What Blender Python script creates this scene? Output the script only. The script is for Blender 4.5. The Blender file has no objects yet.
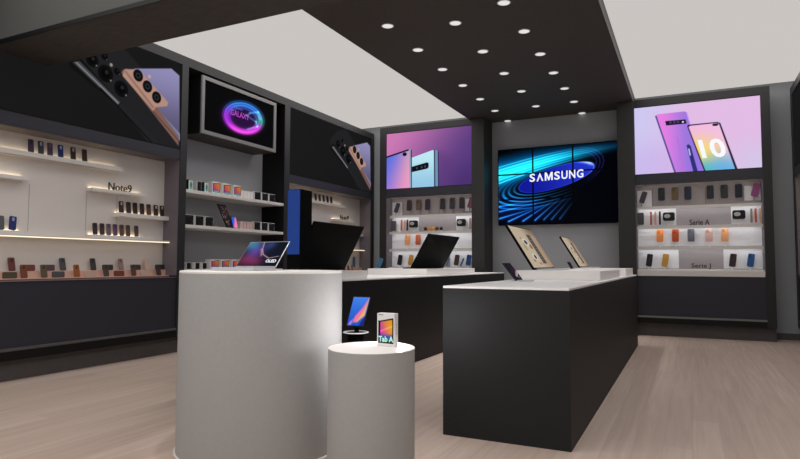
import bpy, bmesh, math, random
import numpy as np
from mathutils import Vector, Matrix
R = math.radians
PI = math.pi
random.seed(7)
SC = bpy.context.scene
COL = SC.collection

# ------------------------------------------------------------------ camera
F = 590.607; YAW = 0.454183; PITCH = 0.0568193; ROLL = 0.0032425; H = 1.05
_cy, _sy = math.cos(YAW), math.sin(YAW)
FW = Vector((-_sy*math.cos(PITCH), _cy*math.cos(PITCH), math.sin(PITCH)))
_r = Vector((_cy, _sy, 0)); _u = _r.cross(FW)
RT = _r*math.cos(ROLL) + _u*math.sin(ROLL)
UP = _u*math.cos(ROLL) - _r*math.sin(ROLL)
cam = bpy.data.cameras.new('camera'); camo = bpy.data.objects.new('camera', cam); COL.objects.link(camo)
cam.sensor_width = 36; cam.lens = F/800*36; cam.clip_start = .05; cam.clip_end = 60
camo.matrix_world = Matrix(((RT.x, UP.x, -FW.x, 0), (RT.y, UP.y, -FW.y, 0), (RT.z, UP.z, -FW.z, H), (0, 0, 0, 1)))
SC.camera = camo

def ray(x, y): return FW + RT*((x-400)/F) - UP*((y-229.5)/F)
def hit_x(x, y, X): d = ray(x, y); return Vector((0, 0, H)) + d*(X/d.x)
def hit_y(x, y, Y): d = ray(x, y); return Vector((0, 0, H)) + d*(Y/d.y)

# ------------------------------------------------------------------ light and exposure
SC.view_settings.view_transform = 'Standard'; SC.view_settings.look = 'None'
SC.view_settings.exposure = 0; SC.view_settings.gamma = 1; SC.view_settings.use_curve_mapping = False
w = bpy.data.worlds.new('shop_surroundings'); SC.world = w; w.use_nodes = True
w.node_tree.nodes['Background'].inputs[0].default_value = (.95, .97, 1, 1)
w.node_tree.nodes['Background'].inputs[1].default_value = .5
CEIL_GLOW = .57

def spot_lamp(name, loc, watts, cone, blend=.5, radius=.05, col=(1, .97, .94), target=None):
    l = bpy.data.lights.new(name, 'SPOT'); l.energy = watts; l.spot_size = R(cone); l.spot_blend = blend
    l.shadow_soft_size = radius; l.color = col
    o = bpy.data.objects.new(name, l); COL.objects.link(o); o.location = loc
    if target: o.rotation_euler = (Vector(target)-Vector(loc)).to_track_quat('-Z', 'Y').to_euler()
    return o
# added spots without fixtures, brightening the tops of round displays and left counter
spot_lamp('drum_added_spot', (-2.28, 2.55, 3.6), 75, 24, .35, .06, target=(-2.28, 2.77, 1))
spot_lamp('pedestal_added_spot', (-1.47, 2.55, 3.6), 75, 11, .3, .06, target=(-1.47, 2.68, .62))
for yy in (4.2, 5.6, 7.0, 8.3):
    spot_lamp('counter_added_spot', (-3.1, yy, 3.6), 110, 40, .6, .06, target=(-3.1, yy, .9))
def area_lamp(name, loc, sx, sy, watts):
    l = bpy.data.lights.new(name, 'AREA'); l.shape = 'RECTANGLE'; l.size = sx; l.size_y = sy; l.energy = watts; l.color = (1, .975, .95)
    o = bpy.data.objects.new(name, l); COL.objects.link(o); o.location = loc; return o
# unseen fill lights added either side of the dark panel and over the entrance
area_lamp('added_fill_light', (-4.3, 6.4, 3.62), 2.0, 6.4, 45)
area_lamp('added_fill_light', (.35, 6.4, 3.62), 1.8, 6.4, 40)
area_lamp('added_fill_light', (-1.8, .3, 3.62), 6.5, 4.6, 110)
# the low glow between the pedestal and the right counter
gl = bpy.data.lights.new('low_glow', 'POINT'); gl.energy = 6.5; gl.shadow_soft_size = .05; gl.color = (1, .98, 1)
glo = bpy.data.objects.new('low_glow', gl); COL.objects.link(glo); glo.location = (-1.46, 2.93, .67)

# ------------------------------------------------------------------ materials
def lin(c):
    return tuple(((v/255)/12.92 if v <= 10 else (((v/255)+.055)/1.055)**2.4) for v in c[:3])
def mat(name, col, rough=.6, metal=0, emit=None, es=0, spec=.5, noise=0, nscale=20, bump=0, alpha=None, stretch=None, coat=0):
    m = bpy.data.materials.new(name); m.use_nodes = True; nt = m.node_tree; b = nt.nodes['Principled BSDF']
    c = col if max(col) <= 1 else lin(col)
    b.inputs['Base Color'].default_value = (*c, 1); b.inputs['Roughness'].default_value = rough
    b.inputs['Metallic'].default_value = metal; b.inputs['Specular IOR Level'].default_value = spec
    b.inputs['Coat Weight'].default_value = coat
    if emit: b.inputs['Emission Color'].default_value = (*(emit if max(emit) <= 1 else lin(emit)), 1); b.inputs['Emission Strength'].default_value = es
    if noise or bump:
        tc = nt.nodes.new('ShaderNodeTexCoord'); mp = nt.nodes.new('ShaderNodeMapping'); nz = nt.nodes.new('ShaderNodeTexNoise')
        nt.links.new(tc.outputs['Object'], mp.inputs[0]); nt.links.new(mp.outputs[0], nz.inputs['Vector'])
        if stretch: mp.inputs['Scale'].default_value = stretch
        nz.inputs['Scale'].default_value = nscale; nz.inputs['Detail'].default_value = 4
        if noise:
            rp = nt.nodes.new('ShaderNodeValToRGB'); rp.color_ramp.elements[0].position = .3; rp.color_ramp.elements[1].position = .7
            rp.color_ramp.elements[0].color = (*[v*(1-noise) for v in c], 1); rp.color_ramp.elements[1].color = (*[min(1, v*(1+noise)) for v in c], 1)
            nt.links.new(nz.outputs['Fac'], rp.inputs[0]); nt.links.new(rp.outputs[0], b.inputs['Base Color'])
        if bump:
            bp = nt.nodes.new('ShaderNodeBump'); bp.inputs['Strength'].default_value = bump; bp.inputs['Distance'].default_value = .01
            nt.links.new(nz.outputs['Fac'], bp.inputs['Height']); nt.links.new(bp.outputs[0], b.inputs['Normal'])
    return m
def emis(name, col, s=1):
    m = bpy.data.materials.new(name); m.use_nodes = True; nt = m.node_tree; nt.nodes.clear()
    o = nt.nodes.new('ShaderNodeOutputMaterial'); e = nt.nodes.new('ShaderNodeEmission')
    e.inputs[0].default_value = (*(col if max(col) <= 1 else lin(col)), 1); e.inputs[1].default_value = s
    nt.links.new(e.outputs[0], o.inputs[0]); return m
def picture_mat(name, s=1.0, rough=.25, printed=False):
    m = bpy.data.materials.new(name); m.use_nodes = True; nt = m.node_tree; b = nt.nodes['Principled BSDF']
    a = nt.nodes.new('ShaderNodeAttribute'); a.attribute_name = 'picture'; b.inputs['Roughness'].default_value = rough
    b.inputs['Specular IOR Level'].default_value = .2 if printed else 0
    if printed: nt.links.new(a.outputs['Color'], b.inputs['Base Color'])
    else:
        b.inputs['Base Color'].default_value = (.003, .003, .003, 1)
        nt.links.new(a.outputs['Color'], b.inputs['Emission Color']); b.inputs['Emission Strength'].default_value = s
    return m
M = {}
M['ceiling'] = emis('ceiling_added_glow', (.585, .555, .53), 1.0)  # plain ceiling, its lit brightness put in as emission
M['beam'] = mat('beam_dark_wood', (66, 61, 58), .65, noise=.22, nscale=9, stretch=(1, 5, 5), spec=.3)
M['beamside'] = mat('beam_grey', (88, 88, 86), .6, spec=.3)
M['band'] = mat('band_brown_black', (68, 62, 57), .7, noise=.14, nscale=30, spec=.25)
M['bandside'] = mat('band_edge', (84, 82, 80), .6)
M['frame'] = mat('frame_charcoal', (40, 40, 41), .5, noise=.08, nscale=40, spec=.4)
M['framedark'] = mat('frame_black', (19, 18, 19), .45, spec=.25)
M['panel'] = mat('panel_blue_black', (52, 52, 60), .5, spec=.3)
M['column'] = mat('column_charcoal', (44, 44, 43), .6, noise=.1, nscale=30)
M['plinth'] = mat('plinth_grey', (86, 82, 82), .6, noise=.1, nscale=15)
M['black'] = mat('counter_black', (20, 20, 21), .5, noise=.08, nscale=60, spec=.2)
M['counterfront'] = mat('counter_charcoal', (34, 34, 34), .55, noise=.08, nscale=60, spec=.2)
M['white'] = mat('white_laminate', (244, 240, 238), .4)
M['wall'] = mat('wall_grey', (142, 143, 146), .85, noise=.02, nscale=4)
M['wallback'] = mat('wall_back_grey', (164, 167, 172), .85)
M['lightwall'] = mat('wall_light', (172, 173, 177), .85)
M['niche'] = mat('niche_white', (224, 217, 212), .6)
M['nichegrey'] = mat('niche_grey_panel', (168, 160, 162), .6)
M['tile'] = mat('niche_tile_white', (240, 240, 243), .5)
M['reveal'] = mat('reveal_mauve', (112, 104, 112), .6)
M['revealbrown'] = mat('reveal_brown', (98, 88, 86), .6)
M['shelf'] = mat('shelf_white', (225, 220, 216), .5)
M['gshelf'] = mat('shelf_satin_grey', (226, 222, 218), .5)
M['tray'] = mat('tray_pink_wood', (226, 186, 170), .5)
M['trayedge'] = mat('tray_edge_brown', (120, 80, 66), .5)
M['warm'] = emis('led_warm', (1.0, .82, .55), 5.5)
M['warmline'] = emis('led_warm_line', (1.0, .84, .60), 1.5)
M['sill'] = mat('sill_grey', (120, 118, 116), .5)
M['cool'] = emis('led_cool', (.95, .97, 1.0), 7.0)
M['coolwarm'] = emis('led_neutral', (1.0, .95, .88), 5.0)
M['drum'] = mat('drum_speckled_grey', (178, 177, 176), .7, noise=.025, nscale=45)
M['drumtop'] = mat('drum_white_top', (245, 240, 236), .4)
M['lamp'] = emis('downlight_disc', (.80, .78, .76), 1.0)
M['lamprim'] = mat('lamp_rim', (190, 188, 186), .4)
M['silver'] = mat('silver_frame', (128, 126, 127), .5)
M['screenoff'] = mat('screen_off_black', (14, 14, 15), .5, spec=.2)
M['lidblack'] = mat('laptop_lid_black', (9, 9, 9), .6, spec=.05)
M['bluepanel'] = mat('totem_blue_panel', (8, 44, 110), .5, emit=(10, 62, 150), es=.35)
M['letter'] = mat('lettering_dark', (50, 44, 44), .5)
M['keys'] = mat('keyboard_grey', (150, 150, 155), .5)
M['alu'] = mat('aluminium', (200, 200, 204), .35, metal=.4)
M['boxwhite'] = mat('carton_white', (232, 228, 228), .6)
M['boxblack'] = mat('carton_black', (18, 18, 20), .5, noise=.9, nscale=60)
M['boxteal'] = mat('carton_teal_print', (150, 205, 200), .5, noise=.5, nscale=70)
M['ringwhite'] = mat('ring_white', (240, 238, 240), .3, emit=(200, 198, 200), es=.35)
M['acrylic'] = mat('holder_white', (225, 222, 226), .3)
M['pic'] = picture_mat('screen_picture', 1.0)
M['print'] = picture_mat('printed_picture', printed=True, rough=.5)
M['txtw'] = emis('lettering_white_glow', (.93, .95, 1), 1.0)
M['glare'] = mat('led_channel', (200, 190, 175), .5)
def cm(rgb, rough=.4, **k):
    key = 'c%d_%d_%d' % tuple(rgb)
    if key not in M: M[key] = mat('shade_%d_%d_%d' % tuple(rgb), rgb, rough, **{'spec': .2, **k})
    return M[key]

def floor_mat():
    m = bpy.data.materials.new('floor_wood_planks'); m.use_nodes = True; nt = m.node_tree; b = nt.nodes['Principled BSDF']
    tc = nt.nodes.new('ShaderNodeTexCoord')
    mp = nt.nodes.new('ShaderNodeMapping'); mp.inputs['Rotation'].default_value = (0, 0, R(90))
    nt.links.new(tc.outputs['Object'], mp.inputs[0])
    br = nt.nodes.new('ShaderNodeTexBrick'); br.inputs['Scale'].default_value = 1; br.inputs['Mortar Size'].default_value = .0012
    br.inputs['Brick Width'].default_value = 1.9; br.inputs['Row Height'].default_value = .155; br.offset = .37
    br.inputs['Color1'].default_value = (*lin((203, 184, 171)), 1); br.inputs['Color2'].default_value = (*lin((195, 174, 161)), 1)
    br.inputs['Mortar'].default_value = (*lin((186, 164, 150)), 1)
    nt.links.new(mp.outputs[0], br.inputs['Vector'])
    m2 = nt.nodes.new('ShaderNodeMapping'); m2.inputs['Scale'].default_value = (16, .7, 1); nt.links.new(tc.outputs['Object'], m2.inputs[0])
    nz = nt.nodes.new('ShaderNodeTexNoise'); nz.inputs['Scale'].default_value = 1.6; nz.inputs['Detail'].default_value = 6; nz.inputs['Distortion'].default_value = .6
    nt.links.new(m2.outputs[0], nz.inputs['Vector'])
    rp = nt.nodes.new('ShaderNodeValToRGB'); rp.color_ramp.elements[0].position = .3; rp.color_ramp.elements[1].position = .72
    rp.color_ramp.elements[0].color = (.83, .81, .80, 1); rp.color_ramp.elements[1].color = (1.0, 1.0, 1.0, 1)
    nt.links.new(nz.outputs['Fac'], rp.inputs[0])
    mx = nt.nodes.new('ShaderNodeMixRGB'); mx.blend_type = 'MULTIPLY'; mx.inputs[0].default_value = 1
    nt.links.new(br.outputs['Color'], mx.inputs[1]); nt.links.new(rp.outputs[0], mx.inputs[2])
    nt.links.new(mx.outputs[0], b.inputs['Base Color']); b.inputs['Roughness'].default_value = .55; b.inputs['Specular IOR Level'].default_value = .25
    return m
M['floor'] = floor_mat()

# ------------------------------------------------------------------ mesh helpers
def tag(o, label=None, cat=None, group=None, kind=None):
    if label: o['label'] = label
    if cat: o['category'] = cat
    if group: o['group'] = group
    if kind: o['kind'] = kind
    return o
def thing(name, label, cat, loc=(0, 0, 0), rz=0, group=None):
    o = bpy.data.objects.new(name, None); COL.objects.link(o); o.location = loc; o.rotation_euler = (0, 0, rz)
    o.empty_display_size = .05
    return tag(o, label, cat, group)
class MB:
    def __init__(s): s.bm = bmesh.new(); s.mats = []
    def _m(s, m):
        if m not in s.mats: s.mats.append(m)
        return s.mats.index(m)
    def box(s, a, b, m, bev=0):
        i = s._m(m); x0, y0, z0 = a; x1, y1, z1 = b
        r = bmesh.ops.create_cube(s.bm, size=1); vs = r['verts']
        for v in vs: v.co = Vector(((x0+x1)/2+v.co.x*(x1-x0), (y0+y1)/2+v.co.y*(y1-y0), (z0+z1)/2+v.co.z*(z1-z0)))
        fs = {f for v in vs for f in v.link_faces}
        for f in fs: f.material_index = i
        if bev:
            es = {e for v in vs for e in v.link_edges}
            g = bmesh.ops.bevel(s.bm, geom=list(es), offset=bev, segments=2, affect='EDGES', profile=.5)
            for f in g['faces']: f.material_index = i
        return s
    def prism(s, pts, y0, y1, m, mfront=None):
        """outline pts in x,z (counter clockwise seen from -y), extruded from y0 (front) to y1"""
        i = s._m(m); j = s._m(mfront) if mfront else i
        a = [s.bm.verts.new((x, y0, z)) for x, z in pts]; b = [s.bm.verts.new((x, y1, z)) for x, z in pts]
        f = s.bm.faces.new(a); f.material_index = j
        f = s.bm.faces.new(b[::-1]); f.material_index = i
        n = len(pts)
        for k in range(n):
            f = s.bm.faces.new((a[k], b[k], b[(k+1) % n], a[(k+1) % n])); f.material_index = i
        return s
    def lathe(s, prof, m, seg=64, c=(0, 0), mtop=None, smooth=True):
        i = s._m(m); rings = []
        for r, z in prof:
            if r <= 1e-6: rings.append([s.bm.verts.new((c[0], c[1], z))])
            else: rings.append([s.bm.verts.new((c[0]+r*math.cos(2*PI*k/seg), c[1]+r*math.sin(2*PI*k/seg), z)) for k in range(seg)])
        for q in range(len(rings)-1):
            A, B = rings[q], rings[q+1]
            for k in range(seg):
                if len(A) == 1 and len(B) == 1: continue
                if len(A) == 1: f = s.bm.faces.new((A[0], B[(k+1) % seg], B[k]))
                elif len(B) == 1: f = s.bm.faces.new((A[k], A[(k+1) % seg], B[0]))
                else: f = s.bm.faces.new((A[k], A[(k+1) % seg], B[(k+1) % seg], B[k]))
                f.material_index = i; f.smooth = smooth
        return s
    def build(s, name, parent=None, mx=None):
        me = bpy.data.meshes.new(name)
        if mx is not None: s.bm.transform(mx)
        bmesh.ops.recalc_face_normals(s.bm, faces=s.bm.faces[:])
        s.bm.to_mesh(me); s.bm.free()
        for m in s.mats: me.materials.append(m)
        o = bpy.data.objects.new(name, me); COL.objects.link(o)
        if parent is not None: o.parent = parent
        return o
def rrect(w, h, r, n=4, cx=0, z0=0):
    p = []
    for (ax, az, st) in ((w/2-r, r, -90), (w/2-r, h-r, 0), (-w/2+r, h-r, 90), (-w/2+r, r, 180)):
        for k in range(n+1):
            t = R(st+90*k/n); p.append((cx+ax+r*math.cos(t), z0+az+r*math.sin(t)))
    return p
def boxo(name, a, b, m, parent=None, bev=0): return MB().box(a, b, m, bev).build(name, parent)
def struct(name, a, b, m):
    o = boxo(name, a, b, m); o['kind'] = 'structure'; return o
def text(name, body, size, m, loc, rz=0, parent=None, ext=.006, bold=0, fit=None, rx=90, space=1.0, hfit=None):
    c = bpy.data.curves.new(name, 'FONT'); c.body = body; c.size = size; c.extrude = ext; c.offset = bold; c.space_character = space
    c.resolution_u = 3
    t = bpy.data.objects.new(name, c); COL.objects.link(t)
    bpy.context.view_layer.update()
    me = bpy.data.meshes.new_from_object(t); bpy.data.objects.remove(t)
    xs = [v.co.x for v in me.vertices]; ys = [v.co.y for v in me.vertices]
    sx = fit/(max(xs)-min(xs)) if fit else 1; sy = hfit/(max(ys)-min(ys)) if hfit else 1
    x0, y0 = min(xs), min(ys)
    for v in me.vertices: v.co.x = (v.co.x-x0)*sx; v.co.y = (v.co.y-y0)*sy
    me.transform(Matrix.Rotation(R(rx), 4, 'X'))
    me.materials.clear(); me.materials.append(m)
    o = bpy.data.objects.new(name, me); COL.objects.link(o); o.location = loc; o.rotation_euler = (0, 0, rz)
    if parent is not None: o.parent = parent
    return o

# picture grids: an image drawn in python into vertex colours of a fine flat grid (screens and prints only)
def picture(name, w, h, nx, ny, fn, m, parent, loc=(0, 0, 0), mx=None):
    U, V = np.meshgrid(np.linspace(0, 1, nx), np.linspace(0, 1, ny))
    rgb = np.clip(fn(U, V), 0, 255)/255
    rgb = np.where(rgb <= .04045, rgb/12.92, ((rgb+.055)/1.055)**2.4)
    me = bpy.data.meshes.new(name)
    vs = np.stack([U*w, np.zeros_like(U), V*h], -1).reshape(-1, 3)
    idx = np.arange(nx*ny).reshape(ny, nx)
    fs = np.stack([idx[:-1, :-1], idx[:-1, 1:], idx[1:, 1:], idx[1:, :-1]], -1).reshape(-1, 4)
    me.from_pydata(vs.tolist(), [], fs.tolist())
    at = me.color_attributes.new('picture', 'FLOAT_COLOR', 'POINT')
    at.data.foreach_set('color', np.concatenate([rgb.reshape(-1, 3), np.ones((nx*ny, 1))], 1).ravel().astype(np.float32))
    me.materials.append(m)
    if mx is not None: me.transform(mx)
    o = bpy.data.objects.new(name, me); COL.objects.link(o); o.location = loc
    if parent is not None: o.parent = parent
    return o
def ss(a, b, x): t = np.clip((x-a)/(b-a), 0, 1); return t*t*(3-2*t)
def over(img, mask, col):
    c = np.asarray(col, float)
    return img*(1-mask[..., None]) + c*mask[..., None]
def add(img, mask, col): return img + mask[..., None]*np.asarray(col, float)
def poly(X, Y, pts, aa):
    """convex or concave polygon coverage by signed distance"""
    d = np.full(X.shape, 1e9); s = np.ones(X.shape)
    n = len(pts)
    for i in range(n):
        a = pts[i]; b = pts[i-1]
        ex, ey = b[0]-a[0], b[1]-a[1]; wx, wy = X-a[0], Y-a[1]
        t = np.clip((wx*ex+wy*ey)/(ex*ex+ey*ey+1e-12), 0, 1)
        bx_, by_ = wx-ex*t, wy-ey*t; d = np.minimum(d, bx_*bx_+by_*by_)
        c1 = Y >= a[1]; c2 = Y < b[1]; c3 = ex*wy > ey*wx
        flip = (c1 & c2 & c3) | (~c1 & ~c2 & ~c3); s = np.where(flip, -s, s)
    return ss(aa, -aa, s*np.sqrt(d))
def seg(X, Y, a, b, wd, aa):
    ex, ey = b[0]-a[0], b[1]-a[1]; t = np.clip(((X-a[0])*ex+(Y-a[1])*ey)/(ex*ex+ey*ey), 0, 1)
    return ss(wd+aa, wd-aa, np.hypot(X-a[0]-ex*t, Y-a[1]-ey*t))
def disc(X, Y, c, rx, ry, aa):
    return ss(1+aa, 1-aa, np.hypot((X-c[0])/rx, (Y-c[1])/ry))
def lerp(a, b, t): return np.asarray(a, float)*(1-t[..., None]) + np.asarray(b, float)*t[..., None]

# ------------------------------------------------------------------ the room
XL, YB, XR, ZC = -5.75, 9.825, 1.75, 3.64
o = struct('floor', (XL-.1, -2.5, -.08), (XR+.1, YB+.1, 0), M['floor'])
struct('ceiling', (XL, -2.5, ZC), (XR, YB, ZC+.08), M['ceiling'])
struct('wall_left', (XL-.1, -2.5, 0), (XL, YB+.1, ZC+.08), M['wall'])
struct('wall_back', (XL, YB, 0), (XR, YB+.1, ZC+.08), M['wallback'])
struct('wall_right', (XR, -2.5, 0), (XR+.1, YB+.1, ZC+.08), M['wall'])
struct('baseboard_back', (1.07, YB-.012, 0), (XR, YB, .09), M['plinth'])
b = thing('ceiling_beam', 'dark brown beam crossing the shop in front of the bright ceiling', 'beam', (0, 2.88, 2.87))
boxo('underside_board', (-5.32, .004, 0), (XR, .54, .02), M['beam'], b)
boxo('beam_body', (-5.32, 0, .02), (XR, .54, ZC-2.87), M['beamside'], b)
boxo('edge_trim', (-5.32, -.012, -.004), (XR, .004, .03), M['framedark'], b)
BX0, BX1, BZ = -3.30, -.70, 3.49
b = thing('ceiling_panel', 'long dark dropped ceiling panel carrying small round lights above the right counter', 'ceiling panel', (0, 0, BZ))
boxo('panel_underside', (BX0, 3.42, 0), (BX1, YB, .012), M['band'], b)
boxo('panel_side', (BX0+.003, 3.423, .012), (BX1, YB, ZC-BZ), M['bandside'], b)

def downlight(x, y, lab):
    t = thing('downlight', lab, 'ceiling light', (x, y, BZ), 0, 'round downlights in the dark ceiling panel')
    m = MB(); m.lathe([(.062, 0), (.066, -.004), (.062, -.008), (.056, -.008), (.056, 0)], M['lamprim'], 32); m.build('rim', t)
    m = MB(); m.lathe([(0, -.006), (.056, -.006), (.056, -.001), (0, -.001)], M['lamp'], 32, smooth=False); m.build('lamp_disc', t)
    l = bpy.data.lights.new('downlight_beam', 'SPOT'); l.energy = 42 if y < 9.5 else 0; l.spot_size = R(58); l.spot_blend = .8; l.shadow_soft_size = .04; l.color = (1, .97, .94)
    lo = bpy.data.objects.new('downlight_beam', l); COL.objects.link(lo); lo.location = (0, 0, -.03); lo.parent = t
ordn = ['first', 'second', 'third', 'fourth', 'fifth', 'sixth', 'seventh']
for r_, (x, ys, nm) in enumerate(((-2.73, (5.287, 6.043, 6.797, 7.54, 8.29, 9.035, 9.78), 'left-hand row of seven'), (-2.075, (4.64, 5.517, 6.409, 7.283, 8.157, 9.039), 'middle row'),
                               (-1.50, (5.272, 6.03, 6.78, 7.53, 8.28, 9.03, 9.78), 'right-hand row of seven'))):
    if r_ == 1: ys = ys[1:]
    for k, y in enumerate(ys):
        downlight(x, y, 'round white downlight, %s from the nearest in the %s' % (ordn[k], nm) if k else 'round white downlight, nearest one of the %s' % nm)

# ------------------------------------------------------------------ posters
def px_x(px, py, X): p = hit_x(px, py, X); return (p.y, p.z)
def px_y(px, py, Y): p = hit_y(px, py, Y); return (p.x, p.z)

def poster_dark(U, V):                      # two phones on black, in the plane X=-5.33, Y 2.51..5.04, Z 2.38..3.38
    X = 2.51+U*2.53; Z = 2.38+V*1.0; aa = .008
    q = lambda x, y: px_x(60+x/4.59, 50+y/4.59, -5.33)
    P = lambda *a: [q(*p) for p in a]
    img = lerp((24, 24, 25), (20, 20, 21), U)
    img = over(img, poly(X, Z, P((150, -60), (250, -60), (600, 330), (600, 460), (460, 440), (40, 50), (40, -10)), aa*2), (31, 31, 34))
    # left handset: bright rail then dark body
    img = over(img, poly(X, Z, P((45, 45), (80, 30), (105, 45), (285, 245), (270, 258), (45, 75)), aa), (14, 14, 15))
    img = over(img, poly(X, Z, P((60, 55), (92, 50), (280, 240), (268, 252)), aa), (64, 65, 68))
    img = over(img, poly(X, Z, P((72, 56), (80, 55), (275, 243), (270, 247)), aa), (128, 130, 134))
    img = over(img, poly(X, Z, P((270, 252), (285, 245), (455, 420), (420, 440)), aa), (33, 33, 36))
    img = over(img, seg(X, Z, q(190, 175), q(430, 430), .006, .006), (4, 4, 5))
    for (x, y, r) in ((150, 45, .07), (212, 108, .088), (284, 178, .085), (207, 28, .04), (264, 98, .036)):
        c = q(x, y); img = over(img, disc(X, Z, c, r, r, .08), (8, 8, 9)); img = over(img, disc(X, Z, c, r*.55, r*.55, .12), (2, 2, 3))
        img = over(img, disc(X, Z, (c[0]+r*.15, c[1]+r*.2), r*.25, r*.25, .3), (34, 34, 40))
        img = over(img, disc(X, Z, (c[0]+r*.72, c[1]-r*.62), r*.11, r*.11, .5), (130, 124, 122))
    img = over(img, disc(X, Z, q(238, 68), .018, .018, .4), (150, 142, 128))
    # right handset: violet glass, copper frame and camera bar
    body = poly(X, Z, P((345, 85), (515, 85), (552, 118), (552, 420), (430, 270)), aa)
    img = img*(1-body[..., None]) + lerp((86, 80, 110), (142, 138, 180), ss(2.45, 3.3, Z))*body[..., None]
    img = over(img, poly(X, Z, P((430, 270), (450, 270), (556, 385), (556, 420)), aa), (118, 124, 158))
    img = over(img, poly(X, Z, P((285, 105), (290, 92), (306, 86), (320, 90), (548, 395), (548, 440)), aa), (124, 92, 82))
    img = over(img, poly(X, Z, P((300, 88), (355, 88), (372, 96), (500, 240), (496, 258), (442, 263), (432, 280), (290, 118)), aa), (176, 138, 122))
    img = over(img, seg(X, Z, q(305, 100), q(430, 262), .014, .012), (146, 110, 98))
    img = over(img, seg(X, Z, q(432, 283), q(548, 415), .008, .008), (90, 60, 60))
    for (x, y) in ((362, 117), (405, 167), (447, 217)):
        c = q(x, y); img = over(img, disc(X, Z, c, .064, .066, .08), (12, 12, 13)); img = over(img, disc(X, Z, c, .03, .03, .2), (48, 50, 56))
        img = over(img, disc(X, Z, c, .018, .018, .3), (4, 4, 5))
    img = over(img, disc(X, Z, q(414, 122), .02, .02, .3), (190, 160, 140))
    img = over(img, poly(X, Z, P((520, 80), (560, 80), (560, 125)), aa), (22, 22, 23))
    return img

def poster_purple(U, V):                    # left cabinet on the back wall
    X = -4.87+U*1.63; Z = 2.38+V*1.02; aa = .006
    q = lambda x, y: px_y(370+x/5.1, 110+y/5.1, 9.4)
    P = lambda *a: [q(*p) for p in a]
    t = np.clip(U*.75+(1-V)*.35, 0, 1)
    img = lerp((205, 122, 180), (84, 56, 124), ss(.0, 1, t)); img = img*(1-.12*ss(.5, 1, U)[..., None]*ss(.5, 0, V)[..., None])
    img = over(img, .55*poly(X, Z, P((345, 210), (420, 240), (420, 420), (345, 420)), .12), (92, 58, 120))
    b = poly(X, Z, P((60, 245), (190, 197), (203, 200), (206, 420), (60, 420)), aa)
    g = lerp((70, 110, 225), (250, 175, 175), ss(-.1, 1.0, (X+4.87)/.48*.8+(1-V)*.55-.3)); g = lerp((205, 110, 225), (0, 0, 0), np.zeros_like(U))*.35*(1-V)[..., None]+g*(1-.35*(1-V)[..., None])
    img = img*(1-b[..., None]) + g*b[..., None]
    img = over(img, seg(X, Z, q(60, 245), q(198, 198), .014, .006), (22, 16, 40))
    img = over(img, poly(X, Z, P((196, 194), (208, 196), (210, 420), (201, 420)), aa), (150, 165, 190))
    img = over(img, poly(X, Z, P((206, 196), (211, 200), (214, 420), (209, 420)), aa), (30, 30, 55))
    img = over(img, disc(X, Z, q(175, 222), .042, .034, .15), (12, 10, 30))
    b = poly(X, Z, P((212, 240), (318, 200), (326, 203), (328, 420), (212, 420)), aa)
    img = img*(1-b[..., None]) + lerp((150, 200, 228), (190, 232, 242), ss(2.4, 3.0, Z))*b[..., None]
    img = over(img, poly(X, Z, P((212, 287), (290, 264), (298, 268), (298, 290), (290, 297), (212, 315)), aa), (14, 14, 22))
    for x in (238, 262, 280): img = over(img, disc(X, Z, q(x, 300-(x-212)*.22), .016, .022, .3), (60, 75, 95))
    img = over(img, poly(X, Z, P((325, 200), (330, 198), (332, 420), (327, 420)), aa), (30, 40, 60))
    img = over(img, poly(X, Z, P((331, 197), (345, 205), (347, 420), (333, 420)), aa), (110, 150, 180))
    img = over(img, poly(X, Z, P((345, 206), (349, 212), (351, 420), (347, 420)), aa), (34, 26, 56))
    return img

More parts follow.
